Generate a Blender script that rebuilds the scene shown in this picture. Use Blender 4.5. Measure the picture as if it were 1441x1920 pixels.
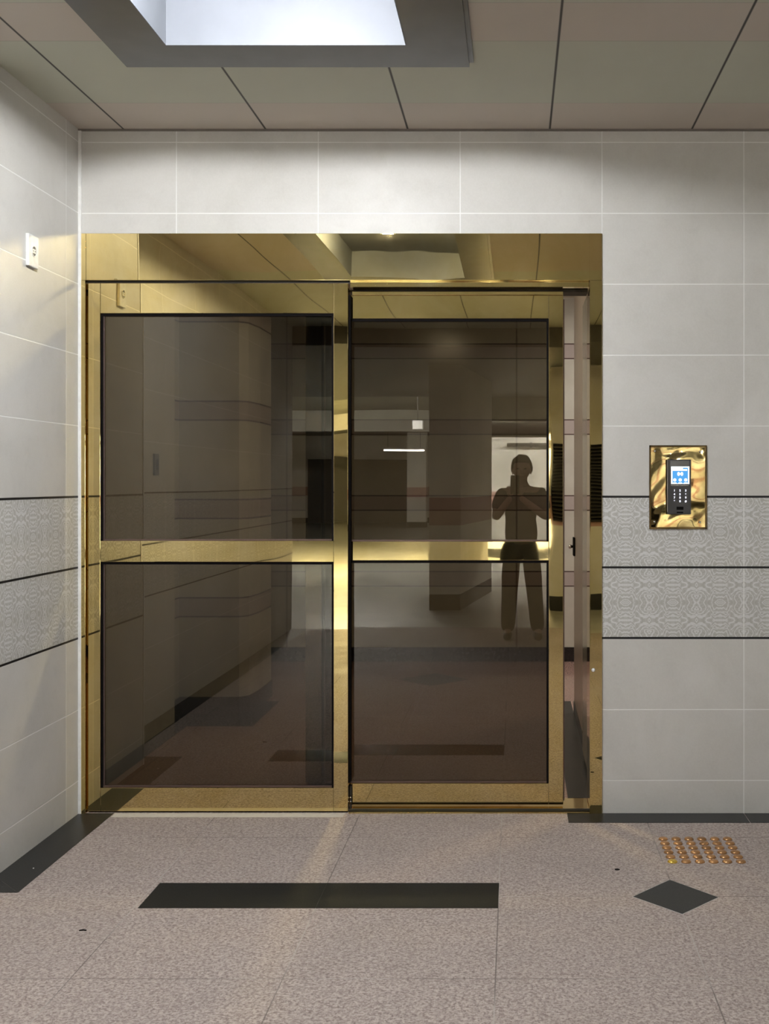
import bpy, bmesh, math, random
from mathutils import Vector, Matrix
random.seed(7)
S = bpy.context.scene
C = S.collection
for o in list(bpy.data.objects):
    bpy.data.objects.remove(o)

# ------------------------------------------------------------------ camera
F = 2000.0                      # focal length in pixels of the 1441 x 1920 frame
CAMZ = 1.40
cam = bpy.data.cameras.new('camera')
camo = bpy.data.objects.new('camera', cam); C.objects.link(camo)
camo.location = (0, 0, CAMZ); camo.rotation_euler = (math.pi/2, 0, 0)
cam.sensor_fit = 'VERTICAL'; cam.sensor_height = 36.0
cam.lens = F/1920*36.0
cam.shift_x = (720.5-965)/1920.0
cam.shift_y = -(960-905)/1920.0
cam.clip_start = 0.01; cam.clip_end = 200
S.camera = camo

# ------------------------------------------------------------------ world, colour, light levels
w = bpy.data.worlds.new('world'); S.world = w; w.use_nodes = True
w.node_tree.nodes['Background'].inputs[0].default_value = (0.75, 0.8, 0.9, 1)
w.node_tree.nodes['Background'].inputs[1].default_value = 0.02
S.view_settings.view_transform = 'Standard'; S.view_settings.look = 'None'
S.view_settings.gamma = 1; S.view_settings.use_curve_mapping = False
S.view_settings.exposure = 0.19
LAMP = 410.0        # lobby ceiling lamp, emission strength
LOBBY_FILL = 180.0    # added fill lamp behind the viewer
INNER = 170.0         # hallway lamp behind the glass
GARAGE = 18.0
try:
    S.cycles.use_denoising = True
    S.cycles.use_guiding = True
    S.cycles.use_surface_guiding = True
    S.cycles.max_bounces = 14; S.cycles.diffuse_bounces = 6; S.cycles.glossy_bounces = 8
    S.cycles.transparent_max_bounces = 24
    S.cycles.caustics_reflective = True
    S.cycles.blur_glossy = 0.0
    S.cycles.sample_clamp_indirect = 0.0
except Exception as e:
    print(e)

# ------------------------------------------------------------------ node helper
class NT:
    def __init__(s, name):
        s.m = bpy.data.materials.new(name); s.m.use_nodes = True
        s.t = s.m.node_tree; s.b = s.t.nodes['Principled BSDF']; s.out = s.t.nodes['Material Output']
    def n(s, typ, **kw):
        nd = s.t.nodes.new(typ)
        for k, v in kw.items(): setattr(nd, k, v)
        return nd
    def put(s, sock, v):
        if isinstance(v, bpy.types.NodeSocket): s.t.links.new(v, sock)
        elif isinstance(v, (tuple, list)) and len(v) == 3 and sock.type == 'RGBA': sock.default_value = (*v, 1)
        else: sock.default_value = v
    def math(s, op, a, b=None, c=None, clamp=False):
        nd = s.n('ShaderNodeMath', operation=op, use_clamp=clamp)
        s.put(nd.inputs[0], a)
        if b is not None: s.put(nd.inputs[1], b)
        if c is not None: s.put(nd.inputs[2], c)
        return nd.outputs[0]
    def mix(s, f, a, b, mode='MIX'):
        nd = s.n('ShaderNodeMix', data_type='RGBA', blend_type=mode)
        s.put(nd.inputs['Factor'], f); s.put(nd.inputs['A'], a) if False else None
        s.put(nd.inputs[0], f); s.put(nd.inputs[6], a); s.put(nd.inputs[7], b)
        return nd.outputs[2]
    def coord(s):
        g = s.n('ShaderNodeNewGeometry'); sp = s.n('ShaderNodeSeparateXYZ')
        s.t.links.new(g.outputs['Position'], sp.inputs[0])
        return g.outputs['Position'], sp.outputs[0], sp.outputs[1], sp.outputs[2]
    def vec(s, x, y, z):
        nd = s.n('ShaderNodeCombineXYZ')
        for i, v in enumerate((x, y, z)): s.put(nd.inputs[i], v)
        return nd.outputs[0]
    def noise(s, v, scale, detail=3, rough=0.5, dist=0.0):
        nd = s.n('ShaderNodeTexNoise')
        s.put(nd.inputs['Vector'], v); nd.inputs['Scale'].default_value = scale
        nd.inputs['Detail'].default_value = detail; nd.inputs['Roughness'].default_value = rough
        nd.inputs['Distortion'].default_value = dist
        return nd.outputs['Fac']
    def ramp(s, v, lo, hi, a=0.0, b=1.0):
        nd = s.n('ShaderNodeMapRange', clamp=True)
        for i, q in enumerate((v, lo, hi, a, b)): s.put(nd.inputs[i], q)
        return nd.outputs[0]
    def line(s, v, off, period, width):     # 1 inside a joint, else 0
        f = s.math('FRACT', s.math('DIVIDE', s.math('SUBTRACT', v, off), period))
        d = s.math('ABSOLUTE', s.math('SUBTRACT', f, 0.5))
        return s.ramp(d, 0.5-width/period*0.75, 0.5-width/period*0.3)
    def band(s, v, a, b, soft=0.0006):
        lo = s.ramp(v, a-soft, a+soft); hi = s.ramp(v, b-soft, b+soft, 1.0, 0.0)
        return s.math('MULTIPLY', lo, hi)
    def mx(s, *a):
        r = a[0]
        for q in a[1:]: r = s.math('MAXIMUM', r, q)
        return r
    def bump(s, h, strength, dist=0.01):
        nd = s.n('ShaderNodeBump'); nd.inputs['Strength'].default_value = strength
        nd.inputs['Distance'].default_value = dist; s.put(nd.inputs['Height'], h)
        s.t.links.new(nd.outputs[0], s.b.inputs['Normal'])
    def fin(s, col, rough, metal=0.0, spec=None):
        s.put(s.b.inputs['Base Color'], col); s.put(s.b.inputs['Roughness'], rough)
        s.b.inputs['Metallic'].default_value = metal
        if spec is not None: s.b.inputs['Specular IOR Level'].default_value = spec
        return s.m

def plain(name, col, rough=0.5, metal=0.0, var=0.06, scale=40):
    t = NT(name); p, x, y, z = t.coord()
    f = t.ramp(t.noise(p, scale), 0.3, 0.7, 1-var, 1+var)
    nd = t.n('ShaderNodeVectorMath', operation='SCALE'); nd.inputs[0].default_value = col; t.put(nd.inputs['Scale'], f)
    return t.fin(nd.outputs[0], rough, metal)

def emit(name, col, strength):
    t = NT(name); e = t.n('ShaderNodeEmission'); e.inputs[0].default_value = (*col, 1); e.inputs[1].default_value = strength
    t.t.links.new(e.outputs[0], t.out.inputs[0]); return t.m

# ------------------------------------------------------------------ materials
def wall_material(name, axis, off):
    """pale greige 600 x 300 wall tiles, two rows of damask tile between three black pencil strips"""
    t = NT(name); p, x, y, z = t.coord(); u = x if axis == 'x' else y
    n1 = t.noise(p, 2.2, 5, 0.6, 0.6); n2 = t.noise(p, 13, 5, 0.65, 0.4); n3 = t.noise(p, 160, 2)
    base = t.mix(t.ramp(n1, 0.35, 0.68), (0.58, 0.57, 0.535), (0.65, 0.64, 0.61))
    base = t.mix(t.ramp(n2, 0.54, 0.80, 0, 0.20), base, (0.44, 0.43, 0.40))
    base = t.mix(t.ramp(n3, 0.42, 0.6, 0, 0.10), base, (0.76, 0.75, 0.72))
    # damask
    P = 0.2; Q = 0.1495
    uu = t.math('PINGPONG', t.math('ADD', u, 20.0-off), P/2)       # mirrored repeats
    vv = t.math('PINGPONG', t.math('SUBTRACT', z, 0.743-2*Q), Q/2)
    uv = t.vec(uu, vv, 0.0)
    nn = t.noise(uv, 16, 3, 0.55, 1.2)
    du = t.math('SUBTRACT', uu, 0.0); dv = t.math('SUBTRACT', vv, 0.036)
    r = t.math('SQRT', t.math('ADD', t.math('MULTIPLY', du, du), t.math('MULTIPLY', dv, dv)))
    du2 = t.math('SUBTRACT', uu, 0.1); r2 = t.math('SQRT', t.math('ADD', t.math('MULTIPLY', du2, du2), t.math('MULTIPLY', vv, vv)))
    th1 = t.math('ARCTAN2', dv, t.math('ADD', du, 0.0001)); th2 = t.math('ARCTAN2', vv, du2)
    p1 = t.math('ADD', t.math('MULTIPLY', th1, 6.0), t.math('MULTIPLY', r, 330.0))
    p2 = t.math('ADD', t.math('MULTIPLY', th2, 5.0), t.math('MULTIPLY', r2, -290.0))
    near = t.ramp(t.math('SUBTRACT', r, r2), -0.002, 0.002)
    ph = t.math('ADD', t.math('ADD', t.math('MULTIPLY', p1, t.math('SUBTRACT', 1.0, near)), t.math('MULTIPLY', p2, near)), t.math('MULTIPLY', nn, 30.0))
    sw = t.math('SINE', ph)
    pat = t.ramp(sw, -0.75, 0.15)
    fine = t.ramp(t.noise(uv, 110, 2, 0.6, 0.8), 0.46, 0.56)
    pat = t.math('MULTIPLY', pat, t.math('ADD', t.math('MULTIPLY', fine, 0.3), 0.7))
    dcol = t.mix(pat, (0.68, 0.68, 0.67), (0.47, 0.465, 0.43))
    inD = t.band(z, 0.743, 1.340)
    col = t.mix(inD, base, dcol)
    # joints
    vj = t.line(u, off, 0.6, 0.004)
    hj = t.line(z, 0.14, 0.3, 0.004)
    out = t.math('SUBTRACT', 1.0, inD)
    grout = t.mx(t.math('MULTIPLY', vj, 0.9), t.math('MULTIPLY', hj, out))
    col = t.mix(grout, col, (0.84, 0.84, 0.82))
    blk = t.mx(t.band(z, 0.738, 0.747), t.band(z, 1.037, 1.046), t.band(z, 1.336, 1.345))
    col = t.mix(blk, col, (0.012, 0.012, 0.013))
    t.bump(t.math('SUBTRACT', t.math('MULTIPLY', n2, 0.15), t.math('MAXIMUM', grout, blk)), 0.25, 0.002)
    return t.fin(col, t.ramp(n2, 0.3, 0.7, 0.37, 0.47), spec=0.28)

M = {}
M['tile_front'] = wall_material('tiles_front', 'x', 0.368)
M['tile_left'] = wall_material('tiles_left', 'y', 4.385)

def granite():
    t = NT('granite_floor'); p, x, y, z = t.coord()
    v = t.n('ShaderNodeTexVoronoi'); t.put(v.inputs['Vector'], p); v.inputs['Scale'].default_value = 190
    sp = t.n('ShaderNodeSeparateColor'); t.t.links.new(v.outputs['Color'], sp.inputs[0])
    c1 = t.mix(t.ramp(sp.outputs[0], 0.0, 1.0), (0.26, 0.205, 0.185), (0.50, 0.43, 0.39))
    n = t.noise(p, 95, 3, 0.6)
    c1 = t.mix(t.ramp(n, 0.52, 0.66, 0, 0.6), c1, (0.56, 0.50, 0.46))
    c1 = t.mix(t.ramp(n, 0.46, 0.34, 0, 0.6), c1, (0.15, 0.12, 0.11))
    # tile-to-tile tone
    ix = t.math('FLOOR', t.math('DIVIDE', t.math('ADD', x, 0.055), 0.6)); iy = t.math('FLOOR', t.math('DIVIDE', t.math('SUBTRACT', y, 3.01), 0.6))
    wn = t.n('ShaderNodeTexWhiteNoise'); t.put(wn.inputs['Vector'], t.vec(ix, iy, 0.0))
    c1 = t.mix(t.ramp(wn.outputs['Value'], 0, 1, 0, 0.16), c1, (0.30, 0.25, 0.235))
    stain = t.ramp(t.noise(p, 3.0, 5, 0.6, 0.5), 0.5, 0.75, 0, 0.18)
    c1 = t.mix(stain, c1, (0.25, 0.215, 0.19))
    jt = t.mx(t.line(x, -0.055, 0.6, 0.0034), t.line(y, 3.01, 0.6, 0.0034))
    jc = t.mix(t.ramp(t.noise(p, 1.7, 2), 0.45, 0.55), (0.13, 0.11, 0.10), (0.44, 0.40, 0.37))
    c1 = t.mix(t.math('MULTIPLY', jt, 0.8), c1, jc)
    t.bump(n, 0.12, 0.001)
    return t.fin(c1, t.ramp(t.noise(p, 5, 4), 0.35, 0.65, 0.55, 0.65), spec=0.2)
M['granite'] = granite()

def hall_floor():
    t = NT('polished_hall_floor'); p, x, y, z = t.coord()
    n = t.noise(p, 110, 3, 0.6)
    c = t.mix(t.ramp(n, 0.4, 0.6), (0.23, 0.135, 0.115), (0.38, 0.255, 0.22))
    jt = t.mx(t.line(x, -0.62, 1.2, 0.003), t.line(y, 7.59, 1.2, 0.003))
    c = t.mix(t.math('MULTIPLY', jt, 0.7), c, (0.09, 0.07, 0.06))
    return t.fin(c, 0.10)
M['hall_floor'] = hall_floor()

def black_granite():
    t = NT('black_granite'); p, x, y, z = t.coord()
    n = t.noise(p, 240, 3, 0.6)
    return t.fin(t.mix(t.ramp(n, 0.45, 0.7), (0.012, 0.013, 0.013), (0.03, 0.03, 0.028)), 0.34, spec=0.35)
M['black'] = black_granite()

def ceiling_mat():
    t = NT('ceiling_panels'); p, x, y, z = t.coord()
    jx = t.line(x, 0.147, 0.6, 0.008)
    jy = t.mx(t.band(y, 4.195, 4.199), t.band(y, 3.606, 3.611), t.band(y, 3.318, 3.322), t.band(y, 2.72, 2.724))
    # alternate panels of slightly warmer and slightly greener white
    warm = t.mx(t.band(y, 4.197, 4.6), t.band(y, 3.32, 3.609), t.band(y, 1.5, 2.72))
    c = t.mix(warm, (0.49, 0.50, 0.41), (0.53, 0.47, 0.41))
    c = t.mix(t.ramp(t.noise(p, 3.5, 4), 0.3, 0.7, 0, 0.12), c, (0.36, 0.345, 0.30))
    c = t.mix(t.math('MULTIPLY', jy, 0.35), c, (0.2, 0.17, 0.14))
    c = t.mix(jx, c, (0.035, 0.03, 0.025))
    t.bump(t.noise(p, 400, 2), 0.05, 0.001)
    return t.fin(c, 0.55)
M['ceiling'] = ceiling_mat()

def brass(name, wav=1.0, rough=0.012, streak=0.25, sx=1.0):
    t = NT(name); p, x, y, z = t.coord()
    # thin sheet metal: long shallow waves and a fine hairline polish
    a = t.noise(t.vec(t.math('MULTIPLY', x, 1.6*sx), y, t.math('MULTIPLY', z, 1.3)), 2.0, 1, 0.4)
    hair = t.noise(t.vec(t.math('MULTIPLY', x, 3.0), y, t.math('MULTIPLY', z, 120.0)), 1.0, 3, 0.6)
    smudge = t.noise(p, 5, 5, 0.65, 0.7)
    c = t.mix(t.ramp(smudge, 0.35, 0.7), (0.71, 0.555, 0.235), (0.78, 0.63, 0.315))
    t.bump(a, wav, 0.012)
    r = t.math('ADD', t.ramp(smudge, 0.5, 0.8, 0, 0.03), t.ramp(hair, 0.55, 0.8, rough, rough+0.05*streak))
    return t.fin(c, r, 1.0)
M['brass'] = brass('polished_brass', 0.12)
M['brass_edge'] = brass('polished_brass_edge', 0.5, 0.06)
M['brass_plate'] = brass('dented_brass_plate', 1.0, 0.03)
def plate_brass():
    t = NT('dented_brass_sheet'); p, x, y, z = t.coord()
    c = t.mix(t.ramp(t.noise(p, 18, 3), 0.4, 0.6), (0.50, 0.385, 0.17), (0.66, 0.53, 0.26))
    t.bump(t.noise(p, 5.5, 1, 0.3, 1.0), 0.45, 0.02)
    return t.fin(c, 0.05, 1.0)
M['brass_plate'] = plate_brass()

def tinted(name, tint, refl=0.075):
    t = NT(name); p, x, y, z = t.coord()
    lw = t.n('ShaderNodeLayerWeight'); lw.inputs[0].default_value = 0.5
    f = t.math('ADD', t.math('MULTIPLY', t.math('POWER', lw.outputs['Facing'], 5.0), 0.9), refl, clamp=True)
    tr = t.n('ShaderNodeBsdfTransparent'); tr.inputs[0].default_value = (*tint, 1)
    gl = t.n('ShaderNodeBsdfGlossy'); gl.inputs['Roughness'].default_value = 0.0; gl.inputs[0].default_value = (0.95, 0.93, 0.88, 1)
    bp = t.n('ShaderNodeBump'); bp.inputs['Strength'].default_value = 0.06; bp.inputs['Distance'].default_value = 0.01
    t.put(bp.inputs['Height'], t.noise(p, 1.3, 1)); t.t.links.new(bp.outputs[0], gl.inputs['Normal'])
    mx = t.n('ShaderNodeMixShader'); t.put(mx.inputs[0], f)
    t.t.links.new(tr.outputs[0], mx.inputs[1]); t.t.links.new(gl.outputs[0], mx.inputs[2])
    t.t.links.new(mx.outputs[0], t.out.inputs[0])
    return t.m
M['glass'] = tinted('bronze_tinted_glass', (0.43, 0.40, 0.33))
M['rubber'] = plain('black_rubber', (0.006, 0.005, 0.005), 0.85); M['rubber'].node_tree.nodes['Principled BSDF'].inputs['Specular IOR Level'].default_value = 0.1
M['bead'] = plain('bronze_bead', (0.16, 0.11, 0.10), 0.35, 0.6)
M['dark'] = plain('dark_gap_metal', (0.02, 0.018, 0.015), 0.6)
M['frame_grey'] = plain('grey_steel_trim', (0.105, 0.105, 0.11), 0.32, 0.35, 0.1, 8)
M['white_sheet'] = plain('white_painted_sheet', (0.78, 0.79, 0.80), 0.35, 0, 0.04, 9)
M['liner'] = plain('light_box_liner', (0.145, 0.155, 0.175), 0.5, 0, 0.04, 9)
M['white_plastic'] = plain('white_plastic', (0.82, 0.83, 0.82), 0.25)
M['ceil_gap_shade'] = plain('ceiling_gap_shade', (0.20, 0.18, 0.16), 0.6)
M['caulk'] = plain('white_caulk', (0.86, 0.86, 0.84), 0.5)
M['grout'] = plain('pale_grout', (0.46, 0.44, 0.42), 0.7)
M['stud'] = plain('worn_brass_stud', (0.50, 0.27, 0.115), 0.28, 0.6, 0.25, 30)
M['stud_gold'] = plain('bright_gold_stud', (0.95, 0.66, 0.12), 0.25, 0.8)
M['steel'] = plain('bright_steel', (0.7, 0.7, 0.68), 0.2, 1.0)
M['reader'] = plain('dark_grey_plastic', (0.048, 0.047, 0.047), 0.42)
M['reader_glass'] = plain('black_screen_glass', (0.005, 0.006, 0.014), 0.12)
M['scr_blue'] = emit('screen_blue', (0.10, 0.40, 0.85), 0.95)
M['scr_white'] = emit('screen_white', (0.92, 0.97, 1.0), 1.25)
M['key_glow'] = emit('key_backlight', (0.85, 0.86, 1.0), 1.6)
M['silver'] = plain('silver_edge', (0.45, 0.44, 0.42), 0.3, 0.9)

def hall_wall(jw=0.8):
    t = NT('hall_tiles'); p, x, y, z = t.coord()
    c = t.mix(t.ramp(t.noise(p, 4, 4), 0.35, 0.65), (0.50, 0.48, 0.42), (0.58, 0.56, 0.50))
    b = None; e = None
    for k in range(5):
        z0 = 0.590+0.5945*k if k else 0.590
        q = t.band(z, z0, z0+0.113); b = q if b is None else t.mx(b, q)
        q = t.mx(t.band(z, z0-0.005, z0+0.004), t.band(z, z0+0.109, z0+0.118)); e = q if e is None else t.mx(e, q)
    c = t.mix(b, c, (0.44, 0.38, 0.36)); 
    c = t.mix(t.math('MULTIPLY', t.line(x, 0.0126, 1.8, 0.012), jw), c, (0.2, 0.15, 0.13))
    c = t.mix(e, c, (0.10, 0.065, 0.06))
    return t.fin(c, 0.18)
M['hall'] = hall_wall(); M['hall_pier'] = hall_wall(0.0)
M['hall_plain'] = plain('hall_plaster', (0.50, 0.48, 0.42), 0.5)
M['hall_black'] = plain('hall_black_plinth', (0.015, 0.013, 0.013), 0.15)
M['plinth'] = plain('hall_dark_plinth', (0.035, 0.022, 0.022), 0.25)
M['wood'] = plain('brown_door_leaf', (0.26, 0.21, 0.16), 0.3)

def garage_wall():
    t = NT('garage_painted_wall'); p, x, y, z = t.coord()
    c = t.mix(t.ramp(t.noise(p, 2.0, 4), 0.35, 0.65), (0.66, 0.63, 0.55), (0.74, 0.71, 0.64))
    c = t.mix(t.band(z, 0.93, 1.23), c, (0.46, 0.27, 0.23))
    c = t.mix(t.band(z, -1.0, 0.16), c, (0.03, 0.03, 0.03))
    return t.fin(c, 0.6)
M['garage'] = garage_wall()
M['garage_dark'] = plain('dark_grey_paint', (0.10, 0.095, 0.085), 0.6)
M['garage_ceil'] = plain('garage_soffit', (0.38, 0.37, 0.32), 0.8, 0, 0.1, 3)
M['concrete'] = plain('garage_floor_paint', (0.42, 0.42, 0.38), 0.35, 0, 0.1, 3)
M['louvre'] = plain('dark_louvre', (0.06, 0.055, 0.045), 0.45, 0.4)

# ------------------------------------------------------------------ mesh helpers
def box(bm, x0, x1, y0, y1, z0, z1, bev=0.0, seg=2):
    r = bmesh.ops.create_cube(bm, size=1.0)
    for v in r['verts']:
        v.co = Vector(((x0+x1)/2+v.co.x*(x1-x0), (y0+y1)/2+v.co.y*(y1-y0), (z0+z1)/2+v.co.z*(z1-z0)))
    if bev:
        es = list({e for v in r['verts'] for e in v.link_edges})
        bmesh.ops.bevel(bm, geom=es, offset=bev, segments=seg, affect='EDGES', profile=0.6)
    return bm
def prism(bm, pts, a, b, axis='z'):
    """closed polygon pts (2D) extruded from a to b along axis"""
    def P(q, h): return {'z': (q[0], q[1], h), 'y': (q[0], h, q[1]), 'x': (h, q[0], q[1])}[axis]
    lo = [bm.verts.new(P(q, a)) for q in pts]; hi = [bm.verts.new(P(q, b)) for q in pts]
    n = len(pts)
    bm.faces.new(lo); bm.faces.new(hi)
    for i in range(n): bm.faces.new((lo[i], lo[(i+1) % n], hi[(i+1) % n], hi[i]))
    bmesh.ops.recalc_face_normals(bm, faces=bm.faces)
    return bm
def lathe(bm, prof, cen=(0, 0, 0), axis='z', n=24):
    """prof = [(radius, height)...] revolved"""
    rings = []
    for r, h in prof:
        ring = []
        for i in range(n if r > 1e-6 else 1):
            a = 2*math.pi*i/n; c, s = r*math.cos(a), r*math.sin(a)
            q = {'z': (c, s, h), 'y': (c, h, s), 'x': (h, c, s)}[axis]
            ring.append(bm.verts.new(Vector(q)+Vector(cen)))
        rings.append(ring)
    for A, B in zip(rings, rings[1:]):
        for i in range(n):
            j = (i+1) % n
            if len(A) == 1 and len(B) == 1: continue
            if len(A) == 1: bm.faces.new((A[0], B[i], B[j]))
            elif len(B) == 1: bm.faces.new((A[i], A[j], B[0]))
            else: bm.faces.new((A[i], A[j], B[j], B[i]))
    for ring, flag in ((rings[0], 1), (rings[-1], 1)):
        if len(ring) > 1: bm.faces.new(ring)
    bmesh.ops.recalc_face_normals(bm, faces=bm.faces)
    return bm
def obj(name, bm, mat, parent=None, smooth=False):
    me = bpy.data.meshes.new(name); bm.to_mesh(me); bm.free()
    if mat: me.materials.append(mat)
    if smooth:
        for p in me.polygons: p.use_smooth = True
    o = bpy.data.objects.new(name, me); C.objects.link(o)
    if parent:
        o.parent = parent
        root = parent
        off = Vector(parent.location)
        while root.parent: root = root.parent; off += Vector(root.location)
        for v in me.vertices: v.co -= off
    return o
def B(*a, **k): return box(bmesh.new(), *a, **k)
def tag(o, label, cat, group=None, kind=None):
    o['label'] = label; o['category'] = cat
    if group: o['group'] = group
    if kind: o['kind'] = kind
    return o
def thing(name, label, cat, loc=(0, 0, 0), group=None, kind=None):
    o = bpy.data.objects.new(name, None); C.objects.link(o); o.location = loc
    o.empty_display_size = 0.1
    return tag(o, label, cat, group, kind)
def struct(name, bm, mat, label, cat, parent=None):
    o = obj(name, bm, mat, parent)
    return tag(o, label, cat, kind='structure')

WY = 4.515      # face of the front wall
CZ = 2.894      # lobby ceiling
LX = -1.844     # face of the left wall
SX = -2.13      # side wall set back beyond the pier
RX = 3.2        # right wall of the lobby
BY = -1.1       # back edge of the lobby
OX0, OX1, OZ = -1.839, 0.368, 2.454      # door opening (frame outside)

# ------------------------------------------------------------------ lobby shell
struct('floor', B(SX, RX, BY, WY+0.10, -0.12, 0.0), M['granite'], 'pinkish grey granite tile floor of the lobby', 'floor')
bm = bmesh.new()
box(bm, OX1, RX, WY, WY+0.22, 0, CZ+0.12)
box(bm, LX-0.2, OX1, WY, WY+0.22, OZ, CZ+0.12)
struct('wall_front', bm, M['tile_front'], 'pale grey tiled wall around the brass doors with two rows of damask tiles', 'wall')
struct('wall_left', B(LX-1.0, LX, 3.79, WY+0.22, 0, CZ+0.12), M['tile_left'], 'pale grey tiled wall left of the brass doors carrying the socket', 'wall')
struct('wall_right', B(RX, RX+0.2, BY, WY+0.22, 0, CZ+0.12), M['tile_left'], 'tiled side wall of the lobby beyond the right edge', 'wall')
struct('wall_side', B(SX-0.7, SX, BY, 3.789, 0, CZ+0.12), M['tile_left'], 'pale tiled wall set back beyond the left pier, out of frame', 'wall')
# ceiling with the opening for the recessed lamp
HX0, HX1, HY0, HY1 = -1.183, -0.366, 1.27, 3.61
bm = bmesh.new()
box(bm, SX, HX0-0.1, BY, WY, CZ, CZ+0.02); box(bm, HX1+0.1, RX, BY, WY, CZ, CZ+0.02)
box(bm, HX0-0.1, HX1+0.1, BY, HY0-0.1, CZ, CZ+0.02); box(bm, HX0-0.1, HX1+0.1, HY1+0.1, WY, CZ, CZ+0.02)
struct('ceiling', bm, M['ceiling'], 'beige panelled lobby ceiling with dark joints', 'ceiling')
struct('trim_1', B(LX, RX, WY-0.012, WY, CZ-0.007, CZ), M['ceil_gap_shade'], 'thin strip coloured as the shadow gap where ceiling meets the door wall', 'trim')  # shade of the ceiling gap put into the strip's colour
struct('trim_2', B(LX, LX+0.012, WY-0.010, WY, 0, CZ), M['caulk'], 'white caulk line up the left corner', 'trim')
struct('trim_3', B(LX-0.002, LX+0.003, 3.786, 3.798, 0, CZ), M['caulk'], 'pale corner bead at the outer edge of the left wall', 'trim')

# floor inlays
T = 0.0012
bm = bmesh.new()
prism(bm, [(LX, 3.79), (LX+0.148, 3.642), (LX+0.148, WY), (LX, WY)], -0.004, T)
struct('trim_4', bm, M['black'], 'black granite floor border along the left wall', 'floor border')
bm = bmesh.new()
prism(bm, [(SX, 3.79), (SX, BY), (SX+0.148, BY), (SX+0.148, 3.642), (LX+0.146, 3.642), (LX-0.002, 3.79)], -0.004, T)
struct('trim_5', bm, M['black'], 'black granite floor border turning the corner at the left edge', 'floor border')
struct('trim_6', B(0.22, 0.968-0.0015, 4.389, WY, -0.004, T), M['black'], 'black granite floor border under the right wall beside the door jamb', 'floor border')
struct('trim_7', B(0.968+0.0015, RX, 4.389, WY, -0.004, T), M['black'], 'black granite floor border under the right wall at the right edge', 'floor border')
bm = bmesh.new()
box(bm, -1.24, -0.6565, 3.509, 3.728, -0.004, T); box(bm, -0.6558, -0.0555, 3.509, 3.728, -0.004, T)
struct('trim_8', bm, M['black'], 'long black granite bar inlaid in the floor before the doors', 'floor inlay')
dc = [(0.399, 3.606), (0.545, 3.758), (0.685, 3.600), (0.543, 3.461)]
def grow(pts, d):
    cx = sum(p[0] for p in pts)/len(pts); cy = sum(p[1] for p in pts)/len(pts)
    return [(cx+(p[0]-cx)*(1+d), cy+(p[1]-cy)*(1+d)) for p in pts]
struct('trim_9', prism(bmesh.new(), dc, -0.004, T), M['black'], 'black granite diamond inlaid in the floor below the metal studs', 'floor inlay')
struct('trim_10', prism(bmesh.new(), grow(dc, 0.025), -0.004, T*0.5), M['grout'], 'pale grout line around the black floor diamond', 'floor inlay')
struct('trim_11', B(-1.69, -0.72, 4.462, WY, -0.004, T*0.6), M['grout'], 'narrow pale stone strip at the foot of the fixed door leaf', 'floor strip')

# ------------------------------------------------------------------ brass door frame
fr = thing('door_frame', 'polished brass surround framing both glass door leaves', 'door frame', (-0.74, WY, 0), kind='structure')
FY0, FY1 = WY-0.006, WY+0.20
obj('header', B(OX0, OX1, FY0, WY+0.050, 2.256, OZ, bev=0.0015), M['brass'], fr)
obj('soffit', B(-0.70, OX1-0.052, WY+0.050, FY1, 2.236, 2.262), M['brass_edge'], fr)
obj('jamb', B(OX0, OX0+0.024, FY0-0.001, FY1, 0, 2.2555, bev=0.0015), M['brass'], fr)
obj('jamb', B(0.318, OX1, FY0-0.001, FY1, 0, 2.2555, bev=0.0015), M['brass'], fr)
obj('joint_strip', B(0.3155, 0.3190, FY0-0.004, FY0+0.003, 0.0, OZ-0.001), M['brass_edge'], fr)
obj('joint_strip', B(OX0+0.024, OX0+0.0265, FY0-0.003, FY0+0.003, 2.2557, OZ-0.001), M['brass_edge'], fr)
obj('track_cover', B(-0.70, 0.3155, WY+0.020, WY+0.048, 2.232, 2.2555), M['brass_edge'], fr)
obj('track', B(-1.81, 0.3155, WY+0.105, FY1, 2.225, 2.2355), M['dark'], fr)
obj('dark_gap', B(OX0+0.0245, -0.70, WY+0.012, WY+0.016, 2.2465, 2.2557), M['dark'], fr)
obj('threshold', B(-0.704, 0.317, WY-0.004, WY+0.200, -0.02, 0.006, bev=0.002), M['brass_edge'], fr)
obj('threshold_rail', B(-1.81, 0.317, WY+0.018, WY+0.030, 0.0062, 0.012), M['dark'], fr)
bm = bmesh.new(); lathe(bm, [(0, -0.0035), (0.006, -0.003), (0.0085, 0)], (0.331, FY0-0.0012, 0.608), 'y', 20)  # small white disc on the jamb face
obj('white_dot', bm, M['white_plastic'], fr, True)['label'] = 'small round white dot on the jamb'

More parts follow.
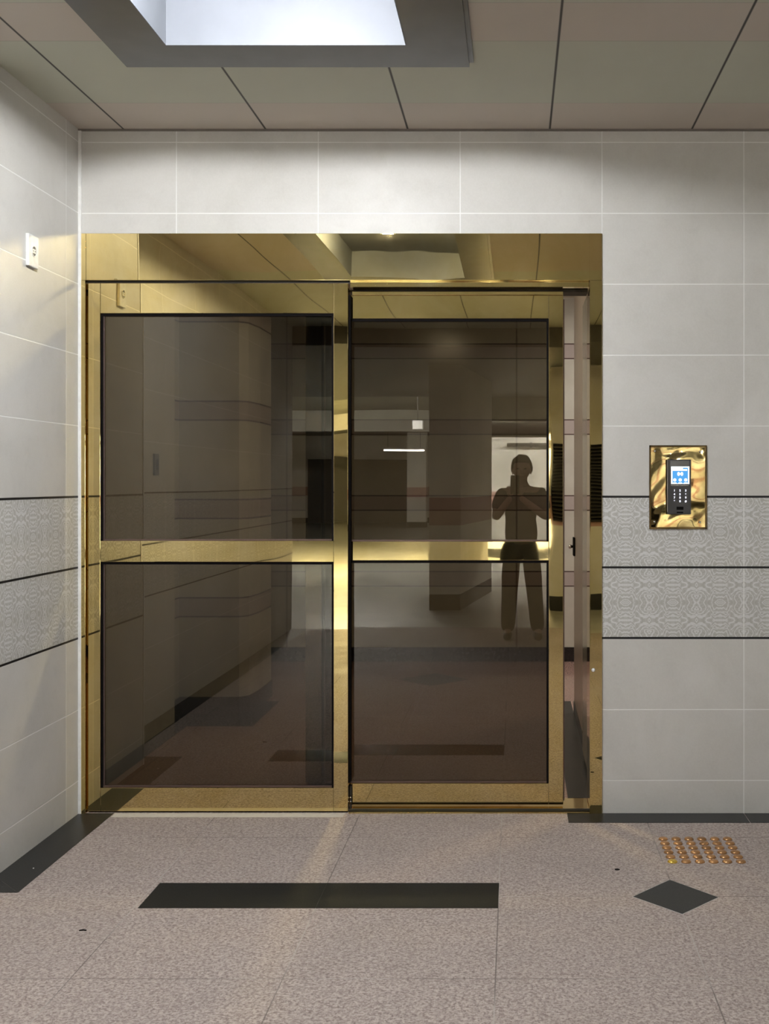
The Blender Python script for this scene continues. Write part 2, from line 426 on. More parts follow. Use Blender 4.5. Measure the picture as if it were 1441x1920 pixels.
def leaf(name, label, x0, x1, y, gx0, gx1, zt0, zt1, zm0, zm1, zb0, zb1, d=0.042):
    t = thing(name, label, 'door', ((x0+x1)/2, y, 0), kind='structure')
    obj('stile', B(x0, gx0, y, y+d, zb0, zt1, bev=0.0015), M['brass'], t)
    obj('stile', B(gx1, x1, y, y+d, zb0, zt1, bev=0.0015), M['brass'], t)
    e = 0.0007
    obj('top_rail', B(gx0+e, gx1-e, y+0.0005, y+d, zt0, zt1, bev=0.0012), M['brass'], t)
    obj('middle_rail', B(gx0+e, gx1-e, y+0.0005, y+d, zm0, zm1, bev=0.0012), M['brass'], t)
    obj('bottom_rail', B(gx0+e, gx1-e, y+0.0005, y+d, zb0, zb1, bev=0.0012), M['brass'], t)
    for a, b in ((zm1, zt0), (zb1, zm0)):
        g = obj('glass_pane', B(gx0, gx1, y+0.018, y+0.026, a, b), M['glass'], t)
        bm = bmesh.new(); k = 0.009
        box(bm, gx0+e, gx0+k, y+0.006, y+0.017, a+e, b-e); box(bm, gx1-k, gx1-e, y+0.006, y+0.017, a+e, b-e)
        box(bm, gx0+k, gx1-k, y+0.0055, y+0.017, b-k*1.3, b-e)
        obj('gasket', bm, M['rubber'], g)
        bm = bmesh.new(); box(bm, gx0+k, gx1-k, y+0.008, y+0.017, a+e, a+0.007)
        box(bm, gx0+k, gx0+k+0.005, y+0.010, y+0.017, a+0.007, b-0.012)
        obj('glazing_bead', bm, M['bead'], g)
    return t
L1 = leaf('door_1', 'fixed left brass and tinted glass door leaf beside the left wall', -1.810, -0.708, WY+0.010,
          -1.758, -0.769, 2.119, 2.2465, 1.064, 1.153, 0.006, 0.105)
obj('bottom_seal', B(-1.808, -0.71, WY+0.014, WY+0.03, 0.0005, 0.0055), M['rubber'], L1)
Y2 = WY+0.070
L2 = leaf('door_2', 'sliding right brass and tinted glass door leaf, standing slightly open', -0.900, 0.207, Y2,
          -0.832, 0.145, 2.106, 2.205, 1.066, 1.147, 0.016, 0.107)
obj('top_cap', B(-0.700, 0.207, Y2-0.006, Y2+0.044, 2.2055, 2.222, bev=0.002), M['brass_edge'], L2)
obj('end_brush', B(0.2075, 0.213, Y2+0.012, Y2+0.032, 0.03, 2.19), M['bead'], L2)
gd = thing('door_guide', 'small dark floor guide with steel rollers between the two leaves', 'door guide', (-0.700, WY+0.045, 0.006))
obj('bracket', B(-0.706, -0.700, WY+0.0525, WY+0.066, 0.006, 0.10), M['dark'], gd)
for z in (0.034, 0.052):
    bm = bmesh.new(); lathe(bm, [(0, -0.002), (0.004, -0.0015), (0.004, 0.002), (0, 0.0022)], (-0.7035, WY+0.050, z), 'y', 14)
    obj('roller', bm, M['steel'], gd, True)
bm = bmesh.new(); 
box(bm, -0.7075, -0.7015, WY+0.036, WY+0.0695, 0.12, 2.20)
obj('brush_seal', bm, M['rubber'], L1)

# ------------------------------------------------------------------ recessed ceiling light
rl = thing('recessed_ceiling_light', 'bright recessed ceiling light box with a wide dark grey steel surround', 'ceiling light', ((HX0+HX1)/2, 2.44, CZ))
bm = bmesh.new(); z0, z1 = CZ-0.014, CZ-0.0005
box(bm, -1.382, HX0, HY0-0.19, 3.80, z0, z1); box(bm, HX1, -0.162, HY0-0.19, 3.80, z0, z1)
box(bm, HX0, HX1, HY1, 3.80, z0, z1); box(bm, HX0, HX1, HY0-0.19, HY0, z0, z1)
obj('surround', bm, M['frame_grey'], rl)
obj('side_flange', B(-0.1615, -0.146, HY0-0.19, 3.775, CZ-0.008, CZ-0.0005), M['frame_grey'], rl)
LZ = 3.075
bm = bmesh.new(); tt = 0.004; zl = z0-0.001
box(bm, HX0, HX0+tt, HY0, HY1, zl, LZ); box(bm, HX1-tt, HX1, HY0, HY1, zl, LZ)
box(bm, HX0+tt, HX1-tt, HY1-tt, HY1, zl, LZ); box(bm, HX0+tt, HX1-tt, HY0, HY0+tt, zl, LZ)
box(bm, HX0-tt, HX1+tt, HY0-tt, HY1+tt, LZ, LZ+tt)
obj('liner', bm, M['liner'], rl)
M['lamp'] = emit('lamp_glow', (0.98, 0.99, 1.0), LAMP)
M['lamp_fill'] = emit('lamp_glow_dim', (0.98, 0.99, 1.0), LAMP*0.40)  # second lamp added to brighten the near end of the box
for LC, lm in (((-0.775, 2.86, 2.975), M['lamp']), ((-0.775, 2.45, 2.985), M['lamp_fill'])):
  bm = bmesh.new(); lathe(bm, [(0, LZ-0.0005), (0.05, LZ-0.0005), (0.05, LZ-0.02), (0.03, LZ-0.058), (0, LZ-0.058)], (LC[0], LC[1], 0), 'z', 40)
  obj('lamp_base', bm, M['white_sheet'], rl, True)
  bm = bmesh.new(); bmesh.ops.create_uvsphere(bm, u_segments=32, v_segments=16, radius=0.09)
  for v in bm.verts: v.co = Vector((v.co.x, v.co.y, v.co.z*0.5))+Vector(LC)
  obj('lamp_bulb', bm, lm, rl, True)

# fill lamp added on the lobby ceiling behind the viewer, kept out of the reflections
def disc_light(name, label, x, y, z, r, col, strength, h=0.03):
    t = thing(name, label, 'ceiling light', (x, y, z))
    bm = bmesh.new(); lathe(bm, [(0, z-0.0005), (r+0.02, z-0.0005), (r+0.02, z-h*0.7), (r, z-h*0.7)], (x, y, 0), 'z', 32)
    obj('rim', bm, M['white_plastic'], t)
    bm = bmesh.new(); lathe(bm, [(r*0.98, z-h*0.71), (r*0.95, z-h), (0, z-h*1.3)], (x, y, 0), 'z', 32)
    obj('diffuser', bm, emit(name+'_glow', col, strength), t, True)
    return t
disc_light('disc_ceiling_light', 'added round fill light on the lobby ceiling behind the person', 1.9, -0.75, CZ, 0.16, (0.98, 0.97, 1.0), LOBBY_FILL*0.5)

# ------------------------------------------------------------------ wall socket on the left wall
sy = 4.062; sz = 2.281
so = thing('wall_socket', 'white wall socket with one round outlet high on the left wall', 'socket', (LX, sy, sz))
bm = bmesh.new(); box(bm, LX, LX+0.013, sy-0.042, sy+0.042, sz-0.061, sz+0.061, bev=0.003)
pl = obj('cover_plate', bm, M['white_plastic'], so)
bm = bmesh.new(); lathe(bm, [(0.0205, LX+0.0132), (0.0205, LX+0.0160), (0.0185, LX+0.0160), (0.0175, LX+0.0135)], (0, sy, sz), 'x', 32)
obj('outlet_ring', bm, M['white_plastic'], so)
bm = bmesh.new(); lathe(bm, [(0.0, LX+0.0136), (0.0175, LX+0.0136), (0.0175, LX+0.0131), (0, LX+0.0131)], (0, sy, sz), 'x', 32)
obj('outlet_recess', bm, plain('socket_recess', (0.10, 0.10, 0.10), 0.5), so)
bm = bmesh.new(); box(bm, LX+0.0137, LX+0.0150, sy-0.013, sy+0.013, sz-0.008, sz+0.008, bev=0.0005)
obj('outlet_core', bm, M['white_plastic'], so)
for s in (-1, 1):
    bm = bmesh.new(); lathe(bm, [(0.0024, LX+0.0150), (0.0024, LX+0.0153), (0, LX+0.0153)], (0, sy+s*0.007, sz), 'x', 12)
    obj('pin_hole', bm, M['rubber'], so)

# ------------------------------------------------------------------ card reader
kp = thing('card_reader', 'dark grey keypad reader with lit blue screen on a brass plate', 'door entry keypad', (0.69, WY, 1.38))
pb = bmesh.new()
# slightly buckled sheet
px0, px1, pz0, pz1 = 0.567, 0.811, 1.204, 1.558
nx, nz = 28, 40
random.seed(3)
def buck(u, v):
    return 0.0016*math.sin(5.1*u+1.0)*math.cos(6.3*v+0.4)+0.0010*math.sin(9*u*v+2)+0.0008*math.cos(11*u-7*v)
grid = [[pb.verts.new((px0+(px1-px0)*i/nx, WY-0.0055-buck(i/nx, j/nz)*0.5, pz0+(pz1-pz0)*j/nz)) for j in range(nz+1)] for i in range(nx+1)]
for i in range(nx):
    for j in range(nz): pb.faces.new((grid[i][j], grid[i+1][j], grid[i+1][j+1], grid[i][j+1]))
geo = bmesh.ops.solidify(pb, geom=pb.faces[:], thickness=0.002)
bmesh.ops.recalc_face_normals(pb, faces=pb.faces)
plate = obj('mounting_plate', pb, M['brass_plate'], kp, True)
obj('plate_packing', B(px0+0.004, px1-0.004, WY-0.003, WY-0.0001, pz0+0.004, pz1-0.004), M['dark'], kp)
for x, z in ((0.5915, 1.533), (0.783, 1.531), (0.589, 1.235), (0.781, 1.233)):
    bm = bmesh.new(); lathe(bm, [(0, -0.0045), (0.003, -0.0038), (0.0048, -0.0012), (0.0048, 0.0)], (x, WY-0.0082, z), 'y', 18)
    obj('screw', bm, M['steel'], kp, True)
RY = WY-0.036
x0, x1, z0, z1 = 0.641, 0.7395, 1.267, 1.497
obj('housing', B(x0, x1, RY, WY-0.009, z0, z1, bev=0.004, seg=3), M['reader'], kp)
obj('side_trim', B(x0-0.0012, x0+0.001, RY+0.004, RY+0.009, z0+0.01, z1-0.006), M['silver'], kp)
sc = obj('screen_glass', B(0.6505, 0.7335, RY-0.0012, RY+0.001, 1.389, 1.493, bev=0.0006), M['reader_glass'], kp)
Yd = RY-0.0016
def scr(name, bm, mat, lab=None):
    o = obj(name, bm, mat, sc)
    if lab: o['label'] = lab
    return o
sx0, sx1, sz0, sz1 = 0.6548, 0.7315, 1.3945, 1.4680
scr('display', B(sx0, sx1, Yd-0.0001, Yd+0.0005, sz0, sz1), M['scr_white'], 'lit white display area')
Yb = Yd-0.0004
def W(u): return sx0+(sx1-sx0)*u
def H(v): return sz1-(sz1-sz0)*v
scr('display_background', prism(bmesh.new(), [(W(.08), H(.97)), (W(.92), H(.97)), (W(.92), H(.08)), (W(.66), H(.07)), (W(.64), H(.15)), (W(.88), H(.15)), (W(.88), H(.25)), (W(.08), H(.25))], Yb, Yb+0.0002, 'y'), M['scr_blue'], 'blue display background')
Yc = Yb-0.0003
bm = bmesh.new()
def disc(bm, cx, cz, rx, rz, y, n=20):
    prism(bm, [(cx+rx*math.cos(2*math.pi*i/n), cz+rz*math.sin(2*math.pi*i/n)) for i in range(n)], y, y+0.0002, 'y')
disc(bm, W(.41), H(.425), 0.0058, 0.0085, Yc); disc(bm, W(.59), H(.425), 0.0058, 0.0085, Yc)
box(bm, W(.42), W(.58), Yc, Yc+0.0002, H(.46), H(.39))
scr('card_symbol', bm, M['scr_white'])
for u in (0.20, 0.50, 0.80):
    bm = bmesh.new(); disc(bm, W(u), H(.77), 0.0070, 0.0070, Yc)
    prism(bm, [(W(u)-0.0095, H(.985)), (W(u)+0.0095, H(.985)), (W(u)+0.0065, H(.91)), (W(u)-0.0065, H(.91))], Yc, Yc+0.0002, 'y')
    scr('menu_icon', bm, M['scr_white'])
bm = bmesh.new(); box(bm, 0.655, 0.728, RY-0.0016, RY-0.0004, 1.3865, 1.3885)
obj('screen_ledge', bm, M['silver'], kp)
# backlit characters of the keypad
def glyph(ch, x, z, size, mat, parent, name='key'):
    cu = bpy.data.curves.new('glyph', 'FONT'); cu.body = ch; cu.size = size; cu.align_x = 'CENTER'; cu.align_y = 'CENTER'
    cu.extrude = 0.0002; cu.offset = 0.0004
    tmp = bpy.data.objects.new('glyph', cu); C.objects.link(tmp)
    bpy.context.view_layer.update()
    me = bpy.data.meshes.new_from_object(tmp.evaluated_get(bpy.context.evaluated_depsgraph_get()))
    bpy.data.objects.remove(tmp)
    me.transform(Matrix.Translation((x, RY-0.0007, z)) @ Matrix.Rotation(math.pi/2, 4, 'X'))
    me.name = name; me.materials.clear(); me.materials.append(mat)
    o = bpy.data.objects.new(name, me); C.objects.link(o); o.parent = parent
    for v in me.vertices: v.co -= parent.location
    o['label'] = 'backlit key marked ' + {'*': 'with a star', '#': 'with a hash'}.get(ch, ch)
for r, row in enumerate(('123', '456', '789', '*0#')):
    for c, ch in enumerate(row):
        glyph(ch, (0.6690, 0.6925, 0.7165)[c], (1.3668, 1.3512, 1.3370, 1.3218)[r], 0.0118, M['key_glow'], kp)
obj('speaker_grille', B(0.678, 0.707, RY-0.0006, RY+0.0005, 1.286, 1.299), M['rubber'], kp)
obj('slot', B(0.679, 0.706, RY-0.0006, RY+0.0005, 1.272, 1.278), M['rubber'], kp)

# ------------------------------------------------------------------ tactile studs in the floor
bm = bmesh.new(); lathe(bm, [(0.0185, 0.0), (0.0180, 0.003), (0.0150, 0.0066), (0.008, 0.0084), (0, 0.0088)], (0, 0, 0), 'z', 22)
me = bpy.data.meshes.new('floor_stud'); bm.to_mesh(me); bm.free(); me.materials.append(M['stud'])
for p in me.polygons: p.use_smooth = True
me2 = me.copy(); me2.materials.clear(); me2.materials.append(M['stud_gold'])
ordn = ['first', 'second', 'third', 'fourth', 'fifth', 'last']
rown = ['row nearest the viewer', 'second row from the viewer', 'third row from the viewer', 'third row from the wall', 'second row from the wall', 'row nearest the wall']
for r in range(6):
    for c in range(6):
        gold = (r == 0 and c == 0)
        o = bpy.data.objects.new('floor_stud', me2 if gold else me); C.objects.link(o)
        o.location = (0.581+0.0505*c, 3.937+0.0497*r, 0.0); o.rotation_euler.z = random.random()*6
        lab = 'bright gold round metal floor stud at the near left corner' if gold else \
              'brown round metal floor stud, %s in the %s' % (ordn[c]+' from left' if c < 5 else 'rightmost', rown[r])
        tag(o, lab, 'floor stud', 'round metal studs in the floor')

# small litter
bm = bmesh.new(); prism(bm, [(0, 0), (0.012, 0.003), (0.020, 0.001), (0.022, 0.004), (0.010, 0.008), (0.001, 0.004)], 0, 0.003)
lf = obj('leaf_fragment', bm, M['rubber']); lf.location = (-1.36, 3.33, 0.0); tag(lf, 'tiny dark leaf fragment on the floor at lower left', 'litter')
bm = bmesh.new(); bmesh.ops.create_icosphere(bm, subdivisions=1, radius=0.003)
for v in bm.verts: v.co.z = max(0, v.co.z*0.5+0.001)
cr = obj('plaster_crumb', bm, M['caulk']); cr.location = (-1.745, 3.868, T); tag(cr, 'tiny white crumb on the black floor border by left wall', 'litter')
bm = bmesh.new(); bmesh.ops.create_icosphere(bm, subdivisions=2, radius=0.010)
for v in bm.verts: v.co.z = max(0, v.co.z*0.12)
cr = obj('tar_spot', bm, M['rubber']); cr.location = (0.370, 3.86, 0.0003); tag(cr, 'small dark spot stuck on the floor left of the metal studs', 'litter')

# ------------------------------------------------------------------ hallway behind the glass
HZ = 2.80; HB = 8.36
IY = WY+0.22
struct('floor_hall', B(-3.2, 3.2, WY+0.10, HB, -0.12, -0.0005), M['hall_floor'], 'dark red polished stone floor of the hallway behind the glass', 'floor')
struct('ceiling_hall', B(-3.2, 3.2, IY, HB+0.1, HZ+0.05, HZ+0.15), M['hall_plain'], 'plain ceiling of the hallway behind the glass', 'ceiling')
struct('wall_hall_back', B(-3.2, 3.2, HB, HB+0.15, 0, HZ+0.05), M['hall'], 'banded tile wall at the back of the hallway', 'wall')
struct('wall_hall_left', B(-2.6, -1.99, IY, 6.24, 0, HZ+0.05), M['hall_plain'], 'plain hallway wall seen through the left glass', 'wall')
bm = bmesh.new(); prism(bm, [(-2.6, 6.24), (-2.03, 6.24), (-2.03, 6.45), (-1.668, 6.45), (-1.620, 6.50), (-1.600, 6.70), (-1.600, 7.0), (-2.6, 7.0)], 0.105, HZ+0.05)
struct('wall_hall_pier', bm, M['hall_pier'], 'banded tile pier in the hallway behind the left glass', 'wall')
bm = bmesh.new(); prism(bm, [(-2.6, 6.2401), (-2.023, 6.2401), (-2.023, 6.443), (-1.664, 6.443), (-1.612, 6.496), (-1.592, 6.70), (-1.592, 7.005), (-2.6, 7.005)], 0.0, 0.105)
struct('baseboard_pier', bm, M['plinth'], 'dark plinth around the foot of the hallway pier', 'baseboard')
struct('wall_hall_side', B(-3.4, -3.2, IY, HB, 0, HZ+0.05), M['hall'], 'far left wall of the hallway', 'wall')
struct('wall_hall_right', B(3.2, 3.4, IY, HB, 0, HZ+0.05), M['hall'], 'far right wall of the hallway', 'wall')
struct('wall_hall_partition', B(0.360, 0.50, IY, 6.50, 0.07, HZ+0.05), M['wood'], 'brown panelled end of the partition right of the open gap', 'wall')
struct('baseboard_partition', B(0.356, 0.50, IY, 6.502, 0.0, 0.07), M['hall_black'], 'black base of the partition right of the open gap', 'baseboard')
bm = bmesh.new(); box(bm, 0.345, 0.3598, IY+0.02, 5.45, 0.03, 2.30)
struct('trim_12', bm, plain('bronze_panel', (0.30, 0.27, 0.20), 0.15, 0.3), 'smooth bronze panel lining the partition face', 'trim')
struct('baseboard_back', B(-3.2, 3.2, HB-0.015, HB, 0, 0.112), M['hall_black'], 'black gloss baseboard of the back hallway wall', 'baseboard')
bm = bmesh.new(); prism(bm, [(-1.99, IY), (-1.885, IY), (-1.885, 6.13), (-1.507, 6.13), (-1.507, 6.83), (-2.03, 6.83), (-2.03, 6.24), (-1.99, 6.24)], -0.003, T)
struct('trim_13', bm, M['hall_black'], 'black floor border around the hallway pier', 'floor border')
struct('trim_14', B(0.235, 0.356, IY+0.001, 6.83, -0.003, T), M['black'], 'dark grey floor border inside the open gap', 'floor border')
struct('trim_15', prism(bmesh.new(), [(-0.835, 7.59), (-0.58, 7.83), (-0.325, 7.59), (-0.58, 7.35)], -0.003, T), M['hall_black'], 'black diamond inlaid in the hallway floor behind the right glass', 'floor inlay')
dh = thing('door_latch', 'black latch plate with steel knob on the partition edge in the gap', 'door latch', (0.360, 6.45, 1.035))
obj('plate', B(0.350, 0.360, 6.38, 6.48, 0.96, 1.07, bev=0.002), M['rubber'], dh)
bm = bmesh.new(); lathe(bm, [(0, -0.030), (0.010, -0.026), (0.014, -0.018), (0.008, -0.008), (0.008, 0)], (0.350, 6.43, 1.015), 'x', 18)
obj('knob', bm, M['steel'], dh, True)
sw = thing('light_switch', 'small dark switch on the hallway wall behind the upper left glass', 'switch', (-1.99, 5.9, 1.50))
obj('switch_plate', B(-1.99, -1.978, 5.865, 5.935, 1.44, 1.56, bev=0.002), M['garage_dark'], sw)
obj('rocker', B(-1.9785, -1.974, 5.885, 5.915, 1.47, 1.53, bev=0.001), M['rubber'], sw)
disc_light('disc_ceiling_light', 'round ceiling light on the hallway ceiling behind the doors', -0.70, 5.7, HZ+0.05, 0.16, (1.0, 0.90, 0.74), INNER*0.5)
disc_light('disc_ceiling_light', 'round ceiling light right of the partition in the hallway', 1.56, 7.5, HZ+0.05, 0.16, (1.0, 0.93, 0.84), INNER)

# ------------------------------------------------------------------ parking garage behind the viewer (seen in the reflections)
GY = -29.0
struct('floor_garage', B(-14, 10, GY, BY, -0.12, -0.02), M['concrete'], 'painted concrete floor of the parking garage behind the viewer', 'floor')
struct('ceiling_beam', B(-14, 10, BY-6.0, BY, 2.71, 3.05), M['garage_dark'], 'low dark soffit at the mouth of the lobby', 'beam')
struct('ceiling_garage', B(-14, 10, GY, BY-6.0, 3.05, 3.2), M['garage_ceil'], 'concrete ceiling of the parking garage', 'ceiling')
bm = bmesh.new(); box(bm, -1.2, 10, -7.6, -7.12, 2.34, 3.04)
struct('beam_1', bm, M['garage_ceil'], 'pale concrete beam across the garage behind the person', 'beam')
struct('beam_2', B(-14, -1.6, -15.6, -15.0, 2.55, 3.04), M['garage_ceil'], 'concrete beam across the far part of the garage', 'beam')
struct('wall_garage_back', B(-14, 10, GY-0.2, GY, -0.02, 3.05), M['garage'], 'far painted garage wall with red stripe', 'wall')
struct('wall_garage_left', B(-14.2, -14, GY, BY, -0.02, 3.05), M['garage'], 'left painted garage wall with red stripe', 'wall')
struct('wall_garage_right', B(10, 10.2, GY, BY, -0.02, 3.05), M['garage'], 'right painted garage wall with red stripe', 'wall')
struct('wall_garage_bay', B(-0.50, 4.5, -11.3, -11.1, -0.02, 2.25), M['garage'], 'bright painted bay wall with red stripe behind the person', 'wall')
bm = bmesh.new(); prism(bm, [(-0.953, -2.62), (-0.606, -2.62), (-0.30, -4.7), (-0.95, -4.7)], -0.02, 2.71)
struct('wall_garage_pier', bm, M['garage'], 'painted pier with red stripe left of the person', 'wall')
struct('wall_garage_column', B(-3.45, -2.85, -25.4, -24.8, -0.02, 3.05), M['garage'], 'distant pale column with red stripe', 'wall')
struct('wall_garage_opening', B(-7.4, -3.6, GY, GY+0.05, -0.02, 2.2), M['garage_dark'], 'wide dark panel standing for the dark opening in the far garage wall', 'door')  # flat panel coloured dark for the shade in the opening
struct('wall_garage_block', B(0.42, 1.5, -3.4, -2.9, -0.02, 2.71), M['garage'], 'painted block carrying the louvre grille right of the person', 'wall')
lv = thing('louvre_grille', 'dark slatted louvre grille reflected in the brass right of the person', 'vent grille', (0.85, -2.9, 1.4))
bm = bmesh.new(); box(bm, 0.43, 1.25, -2.8995, -2.895, 0.98, 1.82)
obj('backing', bm, M['rubber'], lv)
for i in range(22):
    z = 1.0+i*0.0375
    bm = bmesh.new(); prism(bm, [(-2.894, z), (-2.865, z-0.012), (-2.865, z-0.004), (-2.894, z+0.010)], 0.44, 1.24, 'x')
    obj('slat', bm, M['louvre'], lv)
pp = thing('ceiling_pipe', 'long dark pipe hung in front of the bright garage bay wall', 'pipe', (1.0, -10.9, 2.08))
bm = bmesh.new(); lathe(bm, [(0.035, -0.15), (0.035, 3.4)], (0, -10.95, 2.10), 'x', 14)
obj('pipe_run', bm, M['garage_dark'], pp, True)
for x in (0.3, 1.6, 2.9):
    obj('bracket', B(x-0.02, x+0.02, -11.1, -10.93, 2.05, 2.15), M['garage_dark'], pp)
def tube_light(label, x, y, z, L, strength, top, rot=False, col=(1.0, 0.98, 0.94)):
    t = thing('tube_light', label, 'tube light', (x, y, z), 'tube lights in the parking garage')
    if rot: obj('fixture_body', B(x-0.05, x+0.05, y-L/2-0.03, y+L/2+0.03, z+0.03, z+0.08), M['white_sheet'], t)
    else: obj('fixture_body', B(x-L/2-0.03, x+L/2+0.03, y-0.05, y+0.05, z+0.03, z+0.08), M['white_sheet'], t)
    bm = bmesh.new()
    if rot: lathe(bm, [(0.022, -L/2), (0.022, L/2)], (x, y, z), 'y', 12)
    else: lathe(bm, [(0.022, -L/2), (0.022, L/2)], (x, y, z), 'x', 12)
    obj('tube', bm, emit('tube_glow', col, strength), t, True)
    for s in (-1, 1):
        a = (0, s*L*0.4) if rot else (s*L*0.4, 0)
        obj('hanger', B(x+a[0]-0.006, x+a[0]+0.006, y+a[1]-0.006, y+a[1]+0.006, z+0.08, top), M['garage_dark'], t)
G = GARAGE  # tubes scaled by G are added out of view to light the garage
tube_light('white tube light reflected in the glass left of the person', -3.35, -23.0, 2.36, 1.2, 60, 3.05)
tube_light('added tube light over the bright garage bay', 1.6, -8.6, 2.86, 1.5, 95*G, 3.05)
tube_light('added tube light over the left side of the garage', -6.5, -7.9, 2.93, 1.5, 95*G, 3.05)
tube_light('added tube light over the driving lane of the garage', -2.6, -7.9, 2.93, 1.5, 70*G, 3.05)
tube_light('added tube light behind the bay wall of the garage', 3.5, -20.0, 2.75, 1.5, 60*G, 3.05, True)
ju = thing('junction_box', 'small white box hung under the garage ceiling left of the pier', 'junction box', (-1.77, -10.2, 2.44))
obj('box_body', B(-1.86, -1.68, -10.3, -10.1, 2.36, 2.52, bev=0.01), M['white_sheet'], ju)
obj('hanger', B(-1.78, -1.76, -10.22, -10.2, 2.52, 3.05), M['garage_dark'], ju)

# ------------------------------------------------------------------ the person holding the phone
pe = thing('person', 'person in dark shirt and black trousers holding a phone, reflected in the glass', 'person', (0.06, -0.33, 0))
def skin(name, verts, edges, radii, mat, parent, root=0, sub=2):
    me = bpy.data.meshes.new(name); me.from_pydata([Vector(v) for v in verts], edges, [])
    o = bpy.data.objects.new(name, me); C.objects.link(o)
    m = o.modifiers.new('skin', 'SKIN'); m.use_smooth_shade = True; m.branch_smoothing = 0.6
    for i, r in enumerate(radii):
        d = me.skin_vertices[0].data[i]; d.radius = r if isinstance(r, tuple) else (r, r); d.use_root = (i == root)
    s = o.modifiers.new('sub', 'SUBSURF'); s.levels = sub; s.render_levels = sub
    bpy.context.view_layer.update()
    m2 = bpy.data.meshes.new_from_object(o.evaluated_get(bpy.context.evaluated_depsgraph_get()))
    bpy.data.objects.remove(o)
    m2.name = name; m2.materials.clear(); m2.materials.append(mat)
    for p in m2.polygons: p.use_smooth = True; p.material_index = 0
    r = bpy.data.objects.new(name, m2); C.objects.link(r); r.parent = parent
    off = parent.location + (parent.parent.location if parent.parent else Vector((0, 0, 0)))
    for v in m2.vertices: v.co -= off
    return r
M['skin'] = plain('skin', (0.42, 0.25, 0.17), 0.5)
M['hair'] = plain('black_hair', (0.012, 0.010, 0.010), 0.45)
M['shirt'] = plain('dark_shirt_cloth', (0.050, 0.047, 0.045), 0.85)
M['trousers'] = plain('black_trouser_cloth', (0.012, 0.012, 0.013), 0.85)
M['shoe'] = plain('black_shoe_leather', (0.02, 0.02, 0.02), 0.4)
PX, PY = 0.06, -0.33
# one continuous body: pelvis, spine, neck, head core, arms to wrists, legs to ankles
V = [(PX, PY, 0.86), (PX, PY, 1.00), (PX, PY, 1.16), (PX, PY-0.005, 1.31), (PX, PY, 1.37), (PX, PY+0.01, 1.44),      # 0-5
     (PX, PY+0.015, 1.50), (PX, PY+0.01, 1.56),                                                                      # 6,7 head
     (PX-0.17, PY-0.005, 1.325), (PX-0.235, PY+0.06, 1.08), (PX-0.095, PY+0.255, 1.275),                              # 8-10 arm L
     (PX+0.17, PY-0.005, 1.325), (PX+0.235, PY+0.06, 1.08), (PX-0.015, PY+0.255, 1.275),                              # 11-13 arm R
     (PX-0.085, PY, 0.80), (PX-0.105, PY+0.01, 0.45), (PX-0.125, PY-0.01, 0.09),
     (PX+0.085, PY, 0.80), (PX+0.115, PY+0.01, 0.45), (PX+0.145, PY-0.01, 0.09),
     (PX-0.13, PY+0.11, 0.035), (PX+0.155, PY+0.11, 0.035)]
E = [(0, 1), (1, 2), (2, 3), (3, 4), (4, 5), (5, 6), (6, 7), (3, 8), (8, 9), (9, 10), (3, 11), (11, 12), (12, 13),
     (0, 14), (14, 15), (15, 16), (0, 17), (17, 18), (18, 19), (16, 20), (19, 21)]
R = [(0.13, 0.095), (0.125, 0.088), (0.15, 0.10), (0.145, 0.095), (0.060, 0.060), (0.050, 0.052), (0.072, 0.085), (0.070, 0.085),
     (0.058, 0.058), (0.042, 0.042), (0.024, 0.026), (0.058, 0.058), (0.042, 0.042), (0.024, 0.026),
     (0.085, 0.085), (0.056, 0.056), (0.038, 0.038), (0.085, 0.085), (0.056, 0.056), (0.038, 0.038), (0.030, 0.025), (0.030, 0.025)]
body = skin('body', V, E, R, M['skin'], pe)
def off(idx, d): return [tuple(q+d for q in (R[i] if isinstance(R[i], tuple) else (R[i],)*2)) for i in idx]
# shirt
def lerp(a, b, t): return tuple(a[i]+(b[i]-a[i])*t for i in range(3))
sv = [V[2], V[1], lerp(V[0], V[1], -0.45), V[3], lerp(V[3], V[4], 0.95), V[8], lerp(V[8], V[9], 0.75), V[11], lerp(V[11], V[12], 0.75)]
sr = [(0.176, 0.118), (0.158, 0.112), (0.162, 0.124), (0.172, 0.112), (0.080, 0.076), (0.074, 0.074), (0.070, 0.070), (0.074, 0.074), (0.070, 0.070)]
skin('shirt', sv, [(0, 1), (1, 2), (0, 3), (3, 4), (3, 5), (5, 6), (3, 7), (7, 8)], sr, M['shirt'], pe)
tv = [V[0], lerp(V[0], V[1], 0.6), V[14], V[15], lerp(V[15], V[16], 1.10), V[17], V[18], lerp(V[18], V[19], 1.10)]
tr = [(0.142, 0.108), (0.136, 0.100), (0.098, 0.100), (0.078, 0.078), (0.066, 0.068), (0.098, 0.100), (0.078, 0.078), (0.066, 0.068)]
skin('trousers', tv, [(0, 1), (0, 2), (2, 3), (3, 4), (0, 5), (5, 6), (6, 7)], tr, M['trousers'], pe)
for k, x in ((16, -1), (19, 1)):
    a = V[k]
    skin('shoe', [(a[0], a[1]-0.035, 0.042), (a[0], a[1]+0.06, 0.042), (a[0]+x*0.008, a[1]+0.15, 0.034)], [(0, 1), (1, 2)],
         [(0.044, 0.040), (0.046, 0.040), (0.038, 0.030)], M['shoe'], pe, sub=2)
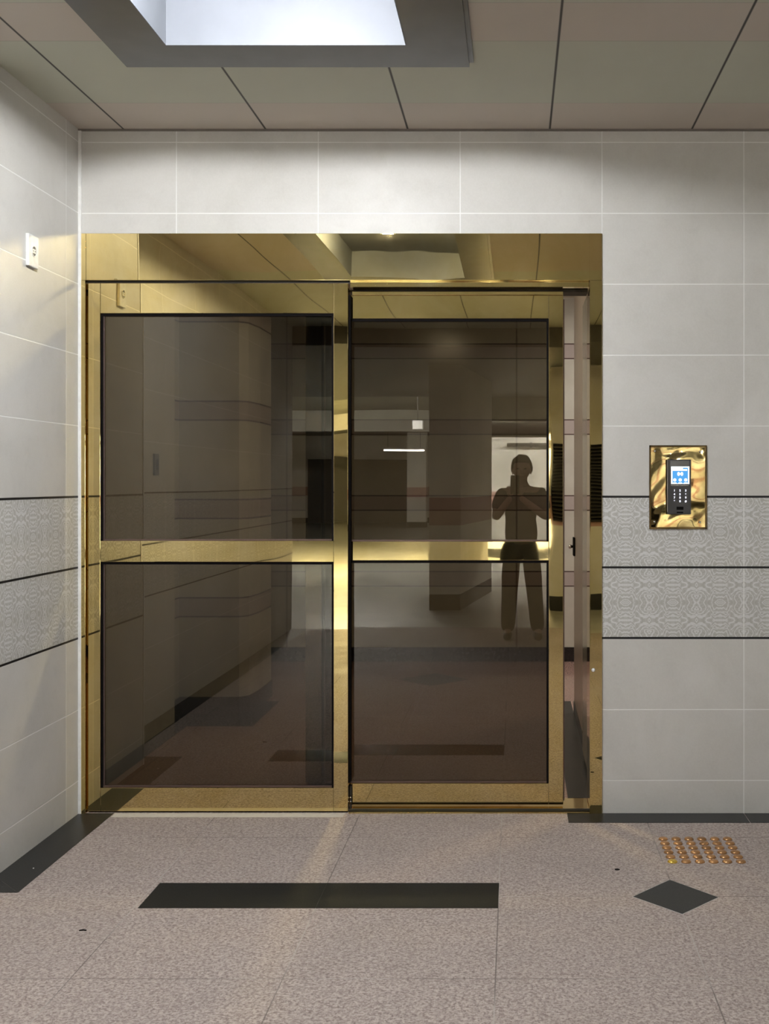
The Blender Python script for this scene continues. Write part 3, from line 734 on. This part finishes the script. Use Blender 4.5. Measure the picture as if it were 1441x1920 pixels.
# head shell with face
def ellip(bm, c, r, su=32, sv_=20, fn=None):
    q = bmesh.ops.create_uvsphere(bm, u_segments=su, v_segments=sv_, radius=1.0)
    for v in q['verts']:
        d = v.co.copy()
        k = fn(d) if fn else 1.0
        v.co = Vector((c[0]+d.x*r[0]*k, c[1]+d.y*r[1]*k, c[2]+d.z*r[2]*k))
HC = (PX, PY+0.015, 1.515)
def headf(d):
    k = 1.0
    if d.z < -0.2: k *= 1-0.22*(-d.z-0.2)*(1 if abs(d.y) < 2 else 1)
    if d.y > 0.8: k *= 0.97
    return k
bm = bmesh.new(); ellip(bm, HC, (0.078, 0.098, 0.112), fn=headf)
ellip(bm, (HC[0], HC[1]+0.100, HC[2]-0.018), (0.013, 0.018, 0.024), 12, 8)      # nose
ellip(bm, (HC[0], HC[1]+0.090, HC[2]-0.055), (0.024, 0.010, 0.008), 12, 8)      # lips
for s in (-1, 1):
    ellip(bm, (HC[0]+s*0.080, HC[1]-0.005, HC[2]-0.015), (0.010, 0.020, 0.032), 12, 8)
head = obj('head', bm, M['skin'], pe, True)
for s in (-1, 1):
    bm = bmesh.new(); ellip(bm, (HC[0]+s*0.032, HC[1]+0.086, HC[2]+0.004), (0.013, 0.010, 0.007), 12, 8)
    obj('eye', bm, plain('eye_dark', (0.05, 0.04, 0.035), 0.1), head, True)
def hairf(d):
    k = 1.0 + 0.03*math.sin(9*d.x+4*d.z)*math.cos(7*d.y)
    if d.y > 0.25 and d.z < 0.42: k *= 0.80
    if d.z < -0.35: k *= 0.82
    return k
bm = bmesh.new(); ellip(bm, (HC[0], HC[1]-0.012, HC[2]+0.016), (0.097, 0.110, 0.118), 40, 28, hairf)
obj('hair', bm, M['hair'], head, True)
# hands gripping the phone
def hand(sx, wrist, px):
    hv = [wrist, (wrist[0]+sx*-0.004, wrist[1]+0.030, wrist[2]+0.045)]
    hr = [(0.024, 0.020), (0.034, 0.016)]; he = [(0, 1)]
    n = 2
    base = hv[1]
    for i in range(4):
        k = len(hv); zz = base[2]+0.028-0.018*i; L = (0.9, 1.0, 0.95, 0.78)[i]
        hv += [(px+sx*0.030, -0.050, zz+0.010), (px+sx*0.020*1.0, -0.034, zz+0.012), (px+sx*(0.020-0.024*L), -0.031, zz+0.013)]
        hr += [(0.0095, 0.0095), (0.0085, 0.0085), (0.0070, 0.0070)]
        he += [(1, k), (k, k+1), (k+1, k+2)]
    k = len(hv)
    hv += [(px+sx*0.018, -0.070, base[2]-0.004), (px-sx*0.004, -0.072, base[2]+0.024), (px-sx*0.018, -0.040, base[2]+0.040)]
    hr += [0.012, 0.010, 0.009]
    he += [(0, k), (k, k+1), (k+1, k+2)]
    return skin('hand', hv, he, hr, M['skin'], body, root=0, sub=2)
hand(-1, V[10], -0.038); hand(1, V[13], 0.038)
ph = thing('mobile_phone', 'dark mobile phone held upright by the person in both hands', 'phone', (0, -0.022, 1.38))
obj('case', B(-0.038, 0.038, -0.026, -0.017, 1.30, 1.46, bev=0.003, seg=3), M['rubber'], ph)
obj('screen', B(-0.035, 0.035, -0.0268, -0.0262, 1.305, 1.455), M['reader_glass'], ph)
for z in (1.445, 1.428, 1.411):
    bm = bmesh.new(); lathe(bm, [(0, 0.0012), (0.0055, 0.0012), (0.006, 0.0)], (0.024, -0.017, z), 'y', 16)
    obj('camera_lens', bm, M['reader_glass'], ph)
